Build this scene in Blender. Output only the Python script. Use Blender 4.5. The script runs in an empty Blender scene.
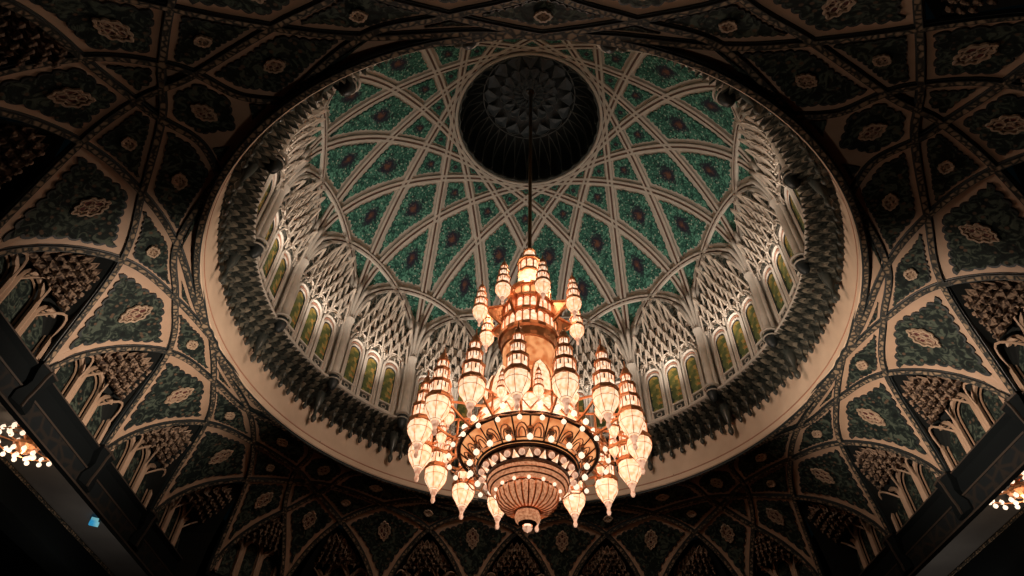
import bpy, bmesh, math, random
from mathutils import Vector, Matrix
from math import sin, cos, pi, radians, sqrt, hypot, atan2

# ------------------------------------------------------------------ camera, world, light
S = 11.5          # metres per plan unit (radius of the dome)
EYE = 1.6
SC = bpy.context.scene
COL = SC.collection
def P(x, y, h):
    return Vector((x*S, y*S, h*S+EYE))

cam_d = bpy.data.cameras.new('camera'); cam = bpy.data.objects.new('camera', cam_d); COL.objects.link(cam)
cam_d.sensor_width = 36; cam_d.lens = 23.0207; cam_d.clip_start = 0.05; cam_d.clip_end = 400
_r = Vector((0.99967185, 0.00724203, 0.02457139)); _u = Vector((-0.01156345, -0.72834006, 0.68511827)); _b = Vector((0.02285798, -0.68517757, -0.72801731))
_m = Matrix((( _r.x, _u.x, _b.x, 0), (_r.y, _u.y, _b.y, -1.69927*S), (_r.z, _u.z, _b.z, EYE), (0, 0, 0, 1)))
cam.matrix_world = Matrix.Rotation(radians(-1.45), 4, 'Z') @ _m     # the visitor stands a touch off the building's axis
SC.camera = cam
SC.view_settings.view_transform = 'Standard'; SC.view_settings.look = 'None'
SC.view_settings.gamma = 1; SC.view_settings.use_curve_mapping = False
SC.view_settings.exposure = 0.0

W = bpy.data.worlds.new('world'); SC.world = W; W.use_nodes = True
W.node_tree.nodes['Background'].inputs[0].default_value = (0.10, 0.30, 0.38, 1)
W.node_tree.nodes['Background'].inputs[1].default_value = 0.004

def light(name, kind, loc, energy, color, size=0.3, aim=None, cone=90, blend=1.0):
    d = bpy.data.lights.new(name, kind); d.energy = energy; d.color = color
    if kind != 'SUN': d.shadow_soft_size = size
    if kind == 'SPOT': d.spot_size = radians(cone); d.spot_blend = blend
    o = bpy.data.objects.new(name, d); COL.objects.link(o); o.location = loc
    if aim is not None: o.rotation_euler = (Vector(aim)-Vector(loc)).to_track_quat('-Z', 'Y').to_euler()
    return o
WARM = (1.0, 0.66, 0.42); PALE_WARM = (1.0, 0.84, 0.70); FILL_WARM = (1.0, 0.80, 0.63)
# added spots floating inside the ledge, brightening far and side bays of the dome
for a in range(-5, 6):
    az = radians(a*22.5)
    g = {0: 1.0, 1: 1.0, 2: 1.0, 3: .95, 4: .75, 5: .45}[abs(a)]
    light('dome_fill', 'SPOT', P(.87*sin(az), .87*cos(az), 1.80), 1300*g, PALE_WARM, .4, P(.95*sin(az), .95*cos(az), 2.5), 82)
# added spots in mid-air, each washing the vault on its own side
for sx in (-1, 1):
    light('vault_fill', 'SPOT', P(sx*.55, -.15, .80), 5200, FILL_WARM, .5, P(sx*1.25, -.04, 1.40), 76)

light('near_fill', 'SPOT', P(0, -.35, .35), 650, FILL_WARM, .6, P(0, -1.15, 1.5), 125)  # added unseen spot lifting the dark near side of the vault

# ------------------------------------------------------------------ materials
def nt(name):
    m = bpy.data.materials.new(name); m.use_nodes = True
    t = m.node_tree; return m, t, t.nodes['Principled BSDF'], t.nodes, t.links
def setp(b, **k):
    for a, v in k.items(): b.inputs[a.replace('_', ' ')].default_value = v
def stone(name, c1, c2, scale=3.0, rough=.6, bump=.15, metallic=0):
    m, t, b, N, L = nt(name)
    tc = N.new('ShaderNodeTexCoord'); n = N.new('ShaderNodeTexNoise'); n.inputs['Scale'].default_value = scale; n.inputs['Detail'].default_value = 6
    r = N.new('ShaderNodeValToRGB'); r.color_ramp.elements[0].position = .3; r.color_ramp.elements[1].position = .7
    r.color_ramp.elements[0].color = (*c1, 1); r.color_ramp.elements[1].color = (*c2, 1)
    L.new(tc.outputs['Object'], n.inputs['Vector']); L.new(n.outputs['Fac'], r.inputs['Fac']); L.new(r.outputs['Color'], b.inputs['Base Color'])
    bp = N.new('ShaderNodeBump'); bp.inputs['Strength'].default_value = bump; L.new(n.outputs['Fac'], bp.inputs['Height']); L.new(bp.outputs['Normal'], b.inputs['Normal'])
    b.inputs['Roughness'].default_value = rough; b.inputs['Metallic'].default_value = metallic
    return m
def flat(name, c, rough=.5, metallic=0, spec=.5):
    m, t, b, N, L = nt(name); setp(b, Base_Color=(*c, 1), Roughness=rough, Metallic=metallic, Specular_IOR_Level=spec); return m
def glow(name, c1, c2, strength, base=(.8, .6, .45), scale=4.0, rough=.25, noisy=False):
    """lit cut glass: bright facets in a darker net"""
    m, t, b, N, L = nt(name)
    tc = N.new('ShaderNodeTexCoord'); v = N.new('ShaderNodeTexVoronoi'); v.inputs['Scale'].default_value = scale; v.feature = 'DISTANCE_TO_EDGE'
    r = N.new('ShaderNodeValToRGB'); r.color_ramp.elements[0].position = .02; r.color_ramp.elements[1].position = .22
    r.color_ramp.elements[0].color = (*c2, 1); r.color_ramp.elements[1].color = (*c1, 1)
    L.new(tc.outputs['Object'], v.inputs['Vector']); L.new(v.outputs['Distance'], r.inputs['Fac']); L.new(r.outputs['Color'], b.inputs['Emission Color'])
    if noisy:
        nz = N.new('ShaderNodeTexNoise'); nz.inputs['Scale'].default_value = scale; nz.inputs['Detail'].default_value = 1
        r.color_ramp.elements[0].position = .34; r.color_ramp.elements[1].position = .58
        L.new(tc.outputs['Object'], nz.inputs['Vector']); L.new(nz.outputs['Fac'], r.inputs['Fac'])
    setp(b, Base_Color=(*base, 1), Roughness=rough, Emission_Strength=strength)
    return m
def tile(name, cols, flecks, med_in, med_out, scale=5.0, medr=.2):
    """carved floral tile field with a rosette in the middle of the panel (uv)"""
    m, t, b, N, L = nt(name)
    tc = N.new('ShaderNodeTexCoord')
    v = N.new('ShaderNodeTexVoronoi'); v.inputs['Scale'].default_value = scale
    n = N.new('ShaderNodeTexNoise'); n.inputs['Scale'].default_value = scale*.9; n.inputs['Detail'].default_value = 3; n.inputs['Distortion'].default_value = 1.6
    L.new(tc.outputs['Object'], v.inputs['Vector']); L.new(tc.outputs['Object'], n.inputs['Vector'])
    r = N.new('ShaderNodeValToRGB'); e = r.color_ramp.elements
    e[0].position = .30; e[0].color = (*cols[0], 1); e[1].position = .50; e[1].color = (*cols[1], 1)
    x = e.new(.62); x.color = (*cols[2], 1)
    L.new(n.outputs['Fac'], r.inputs['Fac'])
    # flecks
    fr = N.new('ShaderNodeValToRGB'); fr.color_ramp.elements[0].position = .16; fr.color_ramp.elements[0].color = (1, 1, 1, 1)
    fr.color_ramp.elements[1].position = .26; fr.color_ramp.elements[1].color = (0, 0, 0, 1)
    L.new(v.outputs['Distance'], fr.inputs['Fac'])
    mx = N.new('ShaderNodeMix'); mx.data_type = 'RGBA'
    L.new(fr.outputs['Color'], mx.inputs['Factor']); L.new(r.outputs['Color'], mx.inputs[6]); mx.inputs[7].default_value = (*flecks, 1)
    # rosette
    ve = N.new('ShaderNodeVectorMath'); ve.operation = 'LENGTH'; L.new(tc.outputs['UV'], ve.inputs[0])
    ad = N.new('ShaderNodeMath'); ad.operation = 'MULTIPLY_ADD'; ad.inputs[1].default_value = .22; L.new(n.outputs['Fac'], ad.inputs[0]); L.new(ve.outputs['Value'], ad.inputs[2])
    rr = N.new('ShaderNodeValToRGB'); q = rr.color_ramp.elements
    q[0].position = max(0, medr+.10); q[0].color = (1, 1, 1, 1); q[1].position = max(.001, medr+.24); q[1].color = (0, 0, 0, 1)
    L.new(ad.outputs[0], rr.inputs['Fac'])
    mr = N.new('ShaderNodeValToRGB'); w_ = mr.color_ramp.elements
    w_[0].position = max(0, medr-.05); w_[0].color = (*med_in, 1); w_[1].position = max(.001, medr+.06); w_[1].color = (*med_out, 1); L.new(ad.outputs[0], mr.inputs['Fac'])
    mc = N.new('ShaderNodeMix'); mc.data_type = 'RGBA'; L.new(fr.outputs['Color'], mc.inputs['Factor']); L.new(mr.outputs['Color'], mc.inputs[6]); mc.inputs[7].default_value = (.10, .08, .08, 1)
    m2 = N.new('ShaderNodeMix'); m2.data_type = 'RGBA'; L.new(rr.outputs['Color'], m2.inputs['Factor']); L.new(mx.outputs[2], m2.inputs[6]); L.new(mc.outputs[2], m2.inputs[7])
    L.new(m2.outputs[2], b.inputs['Base Color'])
    bp = N.new('ShaderNodeBump'); bp.inputs['Strength'].default_value = .5; bp.inputs['Distance'].default_value = .08
    L.new(n.outputs['Fac'], bp.inputs['Height']); L.new(bp.outputs['Normal'], b.inputs['Normal'])
    b.inputs['Roughness'].default_value = .75; b.inputs['Specular IOR Level'].default_value = .2
    return m
def net(name, c1, c2, scale=6.0, lo=.03, hi=.09, feature='DISTANCE_TO_EDGE'):
    m, t, b, N, L = nt(name)
    tc = N.new('ShaderNodeTexCoord'); v = N.new('ShaderNodeTexVoronoi'); v.inputs['Scale'].default_value = scale; v.feature = feature
    r = N.new('ShaderNodeValToRGB'); r.color_ramp.elements[0].position = lo; r.color_ramp.elements[1].position = hi
    r.color_ramp.elements[0].color = (*c1, 1); r.color_ramp.elements[1].color = (*c2, 1)
    L.new(tc.outputs['Object'], v.inputs['Vector']); L.new(v.outputs['Distance'], r.inputs['Fac']); L.new(r.outputs['Color'], b.inputs['Base Color'])
    b.inputs['Roughness'].default_value = .7; b.inputs['Specular IOR Level'].default_value = .2
    bp = N.new('ShaderNodeBump'); bp.inputs['Strength'].default_value = .6; bp.inputs['Distance'].default_value = .06; bp.invert = True
    L.new(r.outputs['Color'], bp.inputs['Height']); L.new(bp.outputs['Normal'], b.inputs['Normal'])
    return m

M = {}
M['pale'] = stone('pale_plaster', (.42, .38, .33), (.50, .46, .40), 2.0)
M['white'] = stone('white_plaster', (.52, .48, .42), (.62, .57, .50), 3.0)
M['groove'] = flat('brown_groove', (.10, .055, .038), .6)
M['tan'] = stone('tan_stone', (.36, .24, .16), (.44, .30, .21), 1.2, .55)
M['band'] = stone('sand_stone', (.50, .37, .27), (.60, .46, .34), 1.0, .5, .08)
M['bandline'] = flat('red_brown_line', (.34, .17, .11), .6)
M['dark'] = flat('dark_carving', (.012, .018, .02), .5)
M['ribdark'] = net('carved_dark_rib', (.025, .027, .025), (.26, .19, .125), 5.0, .06, .26)
M['ribedge'] = stone('rib_edge', (.30, .20, .13), (.40, .27, .18), 2.0, .35)
M['green'] = tile('green_tile', [(.008, .028, .030), (.030, .115, .085), (.11, .30, .22)], (.34, .42, .34), (.15, .070, .045), (.020, .022, .036), 4.4, .165)
M['slate'] = tile('slate_tile', [(.004, .007, .007), (.009, .016, .014), (.060, .078, .060)], (.09, .06, .04), (.12, .06, .045), (.16, .11, .07), 3.6, -.6)
M['medal'] = stone('medallion_stone', (.30, .215, .15), (.40, .29, .20), 3.0)
M['medback'] = net('medallion_ground', (.30, .2, .14), (.08, .025, .022), 5.0, .05, .12)
M['lattice'] = stone('lattice_plaster', (.46, .40, .34), (.62, .55, .46), 3.0)
M['recess'] = net('recess_shade', (.26, .24, .20), (.055, .065, .055), 3.4, .04, .12)  # shade behind the pale stalactites put into the colour
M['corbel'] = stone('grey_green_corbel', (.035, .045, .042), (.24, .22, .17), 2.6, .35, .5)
M['corbellight'] = stone('corbel_highlight', (.15, .14, .11), (.38, .33, .25), 2.6, .4, .4)  # highlights of the cornice cells put into the colour
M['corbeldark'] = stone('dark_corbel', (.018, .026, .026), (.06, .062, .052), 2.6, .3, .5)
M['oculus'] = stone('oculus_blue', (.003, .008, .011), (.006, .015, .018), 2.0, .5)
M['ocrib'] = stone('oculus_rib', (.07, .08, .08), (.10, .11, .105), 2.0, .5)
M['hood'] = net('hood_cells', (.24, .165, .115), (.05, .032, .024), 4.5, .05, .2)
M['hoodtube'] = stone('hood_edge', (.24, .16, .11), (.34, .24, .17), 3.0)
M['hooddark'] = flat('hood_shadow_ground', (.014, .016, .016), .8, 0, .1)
M['beam'] = net('beam_carving', (.018, .015, .013), (.006, .009, .011), 1.6, .05, .12)
M['beamline'] = flat('beam_moulding', (.045, .034, .027), .5, 0, .3)
M['beamplain'] = flat('beam_plain', (.005, .007, .008), .8, 0, .08)
M['aisle'] = stone('aisle_ceiling_grey', (.07, .07, .07), (.09, .09, .088), .8, .6)
M['carpet'] = net('hall_carpet', (.20, .10, .06), (.06, .02, .02), 1.0, .04, .1)
M['wallfar'] = stone('far_wall', (.05, .045, .04), (.07, .06, .05), .5)
M['gold'] = stone('gold_metal', (.80, .36, .17), (.92, .46, .24), 6.0, .34, .1, .85)
M['bronze'] = stone('bronze_glass', (.42, .23, .14), (.60, .36, .24), 5.0, .22, .4, .6)
M['darkmetal'] = flat('dark_bronze', (.06, .035, .025), .35, .8)
M['rod'] = flat('brass_rod', (.20, .12, .06), .35, .8)
def glass_stain():
    m, t, b, N, L = nt('stained_glass')
    tc = N.new('ShaderNodeTexCoord'); v = N.new('ShaderNodeTexVoronoi'); v.inputs['Scale'].default_value = 5.0
    n = N.new('ShaderNodeTexNoise'); n.inputs['Scale'].default_value = .8; n.inputs['Detail'].default_value = 2
    L.new(tc.outputs['Object'], v.inputs['Vector']); L.new(tc.outputs['Object'], n.inputs['Vector'])
    ad = N.new('ShaderNodeMath'); ad.operation = 'MULTIPLY_ADD'; ad.inputs[1].default_value = .35; L.new(v.outputs['Color'], ad.inputs[0]); 
    sb = N.new('ShaderNodeMath'); sb.operation = 'SUBTRACT'; L.new(n.outputs['Fac'], sb.inputs[0]); sb.inputs[1].default_value = .16; L.new(sb.outputs[0], ad.inputs[2])
    r = N.new('ShaderNodeValToRGB'); e = r.color_ramp.elements
    e[0].position = .25; e[0].color = (.02, .03, .02, 1); e[1].position = .45; e[1].color = (.09, .10, .03, 1)
    a = e.new(.58); a.color = (.32, .22, .06, 1); c = e.new(.72); c.color = (.32, .10, .03, 1)
    L.new(ad.outputs[0], r.inputs['Fac']); L.new(r.outputs['Color'], b.inputs['Base Color']); L.new(r.outputs['Color'], b.inputs['Emission Color'])
    setp(b, Roughness=.2, Emission_Strength=.16); return m
M['stain'] = glass_stain()
M['bowl'] = glow('lit_glass_bowl', (1.0, .71, .46), (.88, .42, .20), 1.25, (.8, .6, .45), 7.0, .25, True)
M['drum'] = glow('lit_glass_drum', (1.0, .74, .52), (.85, .42, .22), 1.30, (.8, .6, .45), 4.0)
M['drop'] = glow('dim_glass_drop', (.95, .55, .36), (.45, .20, .11), .80, (.7, .5, .4), 8.0, .2, True)
M['bronzeglow'] = glow('copper_glass', (1.0, .43, .21), (.45, .16, .07), .58, (.75, .42, .28), 16.0, .2, True)
M['orange'] = glow('orange_glass', (1.0, .42, .16), (.60, .17, .05), .85, (.7, .3, .12), 3.0, .25, True)
M['bulb'] = glow('white_bulb', (1.0, .80, .60), (1.0, .7, .5), 1.25, (.9, .8, .7), 1.0)
M['blue'] = glow('blue_light', (.02, .32, .62), (.25, .62, .68), .6, (.05, .2, .3), 1.0)

# ------------------------------------------------------------------ mesh helpers
def mesh(name, verts, faces, mats, fmat=None, uvs=None, smooth=False):
    me = bpy.data.meshes.new(name); me.from_pydata([tuple(v) for v in verts], [], faces)
    for m in mats: me.materials.append(M[m])
    if fmat:
        for p_, i in zip(me.polygons, fmat): p_.material_index = i
    if uvs:
        ul = me.uv_layers.new(name='uv')
        for p_ in me.polygons:
            for li in p_.loop_indices: ul.data[li].uv = uvs[me.loops[li].vertex_index]
    if smooth:
        for p_ in me.polygons: p_.use_smooth = True
    me.update(); return me
def put(name, me, parent=None, loc=(0, 0, 0), rz=0, label=None):
    o = bpy.data.objects.new(name, me); COL.objects.link(o); o.location = loc; o.rotation_euler = (0, 0, rz)
    if parent: o.parent = parent
    if label: o['label'] = label
    return o
def tag(o, label=None, cat=None, group=None, kind=None):
    if label: o['label'] = label
    if cat: o['category'] = cat
    if group: o['group'] = group
    if kind: o['kind'] = kind
    return o
def empty(name, loc=(0, 0, 0)):
    o = bpy.data.objects.new(name, None); COL.objects.link(o); o.location = loc; o.empty_display_size = .3; return o
class MB:
    def __init__(s): s.v = []; s.f = []; s.m = []; s.uv = []
    def add(s, v, f, m=0, uv=None):
        b = len(s.v); s.v += [Vector(x) for x in v]; s.uv += uv if uv else [(9, 9)]*len(v)
        s.f += [tuple(b+i for i in q) for q in f]; s.m += [m]*len(f) if isinstance(m, int) else list(m)
    def build(s, name, mats, smooth=False): return mesh(name, s.v, s.f, mats, s.m, s.uv, smooth)
def lathe(prof, n=16, mats=None, flute=None, phase=0):
    """prof: list of (r,z); mats: material index for each segment"""
    v = []; f = []; fm = []
    for (r, z) in prof:
        for i in range(n):
            a = 2*pi*i/n+phase; rr = r*(1+(flute(a) if flute else 0)); v.append((rr*cos(a), rr*sin(a), z))
    for j in range(len(prof)-1):
        for i in range(n):
            k = (i+1) % n; f.append((j*n+i, j*n+k, (j+1)*n+k, (j+1)*n+i)); fm.append(mats[j] if mats else 0)
    return v, f, fm
def tube(pts, r, n=5, closed=False):
    v = []; f = []; L = len(pts); prev = None
    for i, p_ in enumerate(pts):
        a = pts[(i-1) % L] if (i > 0 or closed) else pts[i]; b = pts[(i+1) % L] if (i < L-1 or closed) else pts[i]
        t = (Vector(b)-Vector(a)).normalized()
        ref = prev if prev is not None else (Vector((0, 0, 1)) if abs(t.z) < .9 else Vector((1, 0, 0)))
        x = (ref-t*ref.dot(t)).normalized(); prev = x; y = t.cross(x)
        for k in range(n):
            q = 2*pi*k/n; v.append(Vector(p_)+x*(cos(q)*r)+y*(sin(q)*r))
    for i in range(L if closed else L-1):
        for k in range(n):
            i2 = (i+1) % L; f.append((i*n+k, i*n+(k+1) % n, i2*n+(k+1) % n, i2*n+k))
    if not closed:
        f.append(tuple(range(n))[::-1]); f.append(tuple((L-1)*n+k for k in range(n)))
    return v, f
def sweep(pts, nrm, prof, pm):
    """strip swept along pts; prof=(side,depth) in metres, depth towards the room"""
    v = []; f = []; fm = []; n = len(prof)
    for i, p_ in enumerate(pts):
        a = pts[max(0, i-1)]; b = pts[min(len(pts)-1, i+1)]; t = (b-a).normalized(); N = nrm[i]; w = t.cross(N).normalized()
        for (s_, d_) in prof: v.append(p_+w*s_+N*d_)
    for i in range(len(pts)-1):
        for k in range(n-1):
            f.append((i*n+k, i*n+k+1, (i+1)*n+k+1, (i+1)*n+k)); fm.append(pm[k])
    return v, f, fm
def box(x0, x1, y0, y1, z0, z1):
    v = [(x, y, z) for x in (x0, x1) for y in (y0, y1) for z in (z0, z1)]
    return v, [(0, 1, 3, 2), (4, 6, 7, 5), (0, 4, 5, 1), (2, 3, 7, 6), (0, 2, 6, 4), (1, 5, 7, 3)]
def clip(poly, n, c):
    """keep the points with n.p <= c"""
    out = []
    for i in range(len(poly)):
        a = poly[i]; b = poly[(i+1) % len(poly)]; da = n[0]*a[0]+n[1]*a[1]-c; db = n[0]*b[0]+n[1]*b[1]-c
        if da <= 0: out.append(a)
        if (da < 0 < db) or (db < 0 < da):
            t = da/(da-db); out.append((a[0]+(b[0]-a[0])*t, a[1]+(b[1]-a[1])*t))
    return out
def inset(poly, d):
    A = sum(poly[i][0]*poly[(i+1) % len(poly)][1]-poly[(i+1) % len(poly)][0]*poly[i][1] for i in range(len(poly)))
    if A < 0: poly = poly[::-1]
    n = len(poly); L = []
    for i in range(n):
        a, b = poly[i], poly[(i+1) % n]; dx, dy = b[0]-a[0], b[1]-a[1]; l = hypot(dx, dy); nx, ny = -dy/l, dx/l
        L.append(((a[0]+nx*d, a[1]+ny*d), (dx/l, dy/l)))
    out = []
    for i in range(n):
        (p1, d1), (p2, d2) = L[i-1], L[i]; cr = d1[0]*d2[1]-d1[1]*d2[0]
        if abs(cr) < .08: out.append(p2); continue
        t = ((p2[0]-p1[0])*d2[1]-(p2[1]-p1[1])*d2[0])/cr; out.append((p1[0]+d1[0]*t, p1[1]+d1[1]*t))
    return out
def scallop(poly, step, amp, seed=0):
    """resample the boundary with small lobes"""
    out = []
    n = len(poly); cx = sum(p_[0] for p_ in poly)/n; cy = sum(p_[1] for p_ in poly)/n
    for i in range(n):
        a, b = poly[i], poly[(i+1) % n]; l = hypot(b[0]-a[0], b[1]-a[1]); k = max(1, round(l/step))
        nx, ny = -(b[1]-a[1])/l, (b[0]-a[0])/l
        if nx*(cx-a[0])+ny*(cy-a[1]) < 0: nx, ny = -nx, -ny
        for j in range(k*4):
            t = j/(k*4); lobe = abs(sin(pi*t*k))**.55; big = .8*sin(pi*t)**2
            o_ = amp*(1-lobe)+amp*(.9*(1-big)-.3*0)
            o_ = amp*(1-lobe)*1.0 + amp*.6*abs(cos(pi*t*2))
            out.append((a[0]+(b[0]-a[0])*t+nx*o_, a[1]+(b[1]-a[1])*t+ny*o_))
    return out
def patch(bound, surf, off, skirt, rings=5, center=None, rim=False):
    """curved plate: bound = plan polygon, surf(x,y)->(point, inward normal)"""
    n = len(bound)
    A = 0; cx = cy = 0
    for i in range(n):
        a, b = bound[i], bound[(i+1) % n]; c = a[0]*b[1]-b[0]*a[1]; A += c; cx += (a[0]+b[0])*c; cy += (a[1]+b[1])*c
    if center: cx, cy = center
    else: cx /= 3*A; cy /= 3*A
    R = max(hypot(b[0]-cx, b[1]-cy) for b in bound); R2 = sqrt(abs(A)/2/pi)
    v = []; uv = []; f = []
    p_, N = surf(cx, cy); v.append(p_+N*off); uv.append((0, 0))
    for r in range(1, rings+1):
        t = r/rings*(.93 if rim else 1) if r < rings else 1
        if rim and r == rings-1: t = .945
        for b in bound:
            x = cx+(b[0]-cx)*t; y = cy+(b[1]-cy)*t; p_, N = surf(x, y); v.append(p_+N*off); uv.append(((x-cx)/R2*.55, (y-cy)/R2*.55))
    if skirt is not None:
        for b in bound:
            p_, N = surf(*b); v.append(p_+N*skirt); uv.append((9, 9))
    for i in range(n): f.append((0, 1+i, 1+(i+1) % n))
    for r in range(1, rings+(1 if skirt is not None else 0)):
        for i in range(n):
            a = 1+(r-1)*n; b = 1+r*n; k = (i+1) % n; f.append((a+i, b+i, b+k, a+k))
    return v, f, uv
def spline(pts, n):
    """Catmull-Rom through plan points"""
    out = []; L = len(pts)
    for i in range(L-1):
        p0 = pts[max(0, i-1)]; p1 = pts[i]; p2 = pts[i+1]; p3 = pts[min(L-1, i+2)]
        for k in range(n):
            t = k/n; out.append(tuple(.5*((2*p1[j])+(-p0[j]+p2[j])*t+(2*p0[j]-5*p1[j]+4*p2[j]-p3[j])*t*t+(-p0[j]+3*p1[j]-3*p2[j]+p3[j])*t**3) for j in range(len(p1))))
    out.append(tuple(pts[-1])); return out

# ------------------------------------------------------------------ surfaces
HC = 2.13
def dome(x, y, R=1.0):
    r = min(hypot(x, y), .9999*R); h = HC+sqrt(R*R-r*r)
    c = P(0, 0, HC); p_ = P(x, y, h); return p_, (c-p_).normalized()
def VH(x, y):
    F = (x**4+y**4)**.25; u = min(1, max(0, (F-.9)/.52)); return 1.055+.487*sqrt(max(0, 1-u*u))
def vault(x, y):
    e = .002; p_ = P(x, y, VH(x, y)); a = P(x+e, y, VH(x+e, y))-P(x-e, y, VH(x-e, y)); b = P(x, y+e, VH(x, y+e))-P(x, y-e, VH(x, y-e))
    N = a.cross(b).normalized()
    if N.z > 0: N = -N
    return p_, N

# ------------------------------------------------------------------ large structure: floor, hall walls, dome ceiling
v, f = box(-3.2*S, 3.2*S, -3.2*S, 3.2*S, -.3, 0)
tag(put('floor', mesh('floor', v, f, ['carpet'])), 'dark red patterned carpet floor of the prayer hall', kind='structure')
for nm, a in (('wall_left', (-3.25, -3.2, -3.2, 3.2)), ('wall_right', (3.2, 3.25, -3.2, 3.2)), ('wall_front', (-3.2, 3.2, 3.2, 3.25)), ('wall_back', (-3.2, 3.2, -3.25, -3.2))):
    v, f = box(a[0]*S, a[1]*S, a[2]*S, a[3]*S, 0, 1.55*S+EYE)
    tag(put(nm, mesh(nm, v, f, ['wallfar'])), 'dark outer hall wall on the %s side' % {'wall_left': 'left', 'wall_right': 'right', 'wall_front': 'far', 'wall_back': 'near'}[nm], kind='structure')

ceil = tag(empty('ceiling', P(0, 0, HC)), 'ribbed green dome ceiling above the chandelier', kind='structure')
def chang(name, me, rz=0, parent=ceil, label=None):
    # meshes are modelled about the axis in world coordinates; the empties stand on that axis
    return put(name, me, parent, (0, 0, -parent.location.z), rz, label)
# shell
n = 128; v = []; f = []
rs = [.362, .40, .45, .5, .55, .6, .65, .7, .75, .8, .84, .88, .91, .94, .96, .975, .988, .997]
for r in rs:
    for i in range(n):
        a = 2*pi*i/n; v.append(dome(r*sin(a)*1.012, r*cos(a)*1.012, 1.012)[0])
for j in range(len(rs)-1):
    for i in range(n):
        k = (i+1) % n; f.append((j*n+i, j*n+k, (j+1)*n+k, (j+1)*n+i))
chang('dome_shell', mesh('dome_shell', v, f, ['pale'], smooth=True))

# ribs of the dome
def cpt(k, R=.998): a = radians((k+.5)*22.5); return (R*sin(a), R*cos(a))
def rib_mesh(name, A, B, w, d, gw, n=44):
    pts = []; nr = []
    for i in range(n+1):
        t = i/n; x = A[0]+(B[0]-A[0])*t; y = A[1]+(B[1]-A[1])*t; p_, N = dome(x, y); pts.append(p_); nr.append(N)
    prof = [(-w, -.16), (-w, d*.75), (-w*.8, d), (-gw, d), (-gw*.8, d*.2), (gw*.8, d*.2), (gw, d), (w*.8, d), (w, d*.75), (w, -.16)]
    v, f, fm = sweep(pts, nr, prof, [0, 0, 0, 1, 1, 1, 0, 0, 0])
    return mesh(name, v, f, ['pale', 'groove'], fm)
me = rib_mesh('rib', cpt(0), cpt(6), .20, .05, .060, 60)
for k in range(16): chang('rib', me, -radians(22.5*k))
me = rib_mesh('arch_rib', cpt(0), cpt(2), .19, .10, .045, 30)
for k in range(16): chang('arch_rib', me, -radians(22.5*k))

# green tile panels of the dome, clipped between the rib lines
lines = []
for m_ in (6, 2):
    for k in range(16):
        A, B = cpt(k), cpt(k+m_); nx, ny = (A[0]+B[0])/2, (A[1]+B[1])/2; l = hypot(nx, ny); lines.append((nx/l, ny/l, l, m_))
def cell(seed, d6, d2, rmax=.995):
    poly = [(seed[0]+s1, seed[1]+s2) for s1, s2 in ((-2, -2), (2, -2), (2, 2), (-2, 2))]
    for nx, ny, c, m_ in lines:
        d = d6 if m_ == 6 else d2
        side = nx*seed[0]+ny*seed[1]-c
        if side < 0: poly = clip(poly, (nx, ny), c-d)
        else: poly = clip(poly, (-nx, -ny), -(c+d))
    q = []
    for a in poly:
        if not q or hypot(a[0]-q[-1][0], a[1]-q[-1][1]) > .004: q.append(a)
    return q
def rl(j): return .3827/cos(radians(11.25*j)) if j < 8 else 9
surf = lambda x, y: dome(x, y, 1.008)
cells = [('small_diamond_panel', (rl(0)+rl(2))/2, 11.25, .017, .010, .002), ('diamond_panel', (rl(1)+rl(3))/2, 0, .019, .012, .002), ('lozenge_panel', (rl(2)+rl(4))/2, 11.25, .022, .016, .003),
         ('star_panel', .545, 0, .028, .020, .004), ('kite_panel', .74, 11.25, .030, .022, .006), ('leaf_panel', .80, 0, .030, .022, .006)]
for nm, r, azd, d, st, am in cells:
    a = radians(azd); seed = (r*sin(a), r*cos(a)); poly = cell(seed, d, .011)
    if len(poly) < 3: continue
    b = scallop(poly, st, am)
    v, f, uv = patch(b, surf, .06, -.03, 6)
    me = mesh(nm, v, f, ['green'], uvs=uv)
    for k in range(16): chang(nm, me, -radians(22.5*k))
# little springer panels between the steep ribs and the wall arches
for sgn in (1, -1):
    for r, azd in ((.955, 11.25-5.2), (.935, 11.25)):
        if azd == 11.25 and sgn < 0: continue
        a = radians(azd*sgn); poly = cell((r*sin(a), r*cos(a)), .014, .008)
        if len(poly) < 3: continue
        b = scallop(poly, .02, .002); v, f, uv = patch(b, surf, .05, -.03, 3)
        me = mesh('springer_panel', v, f, ['green'], uvs=[(9, 9)]*len(v))
        for k in range(16): chang('springer_panel', me, -radians(22.5*k))

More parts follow.
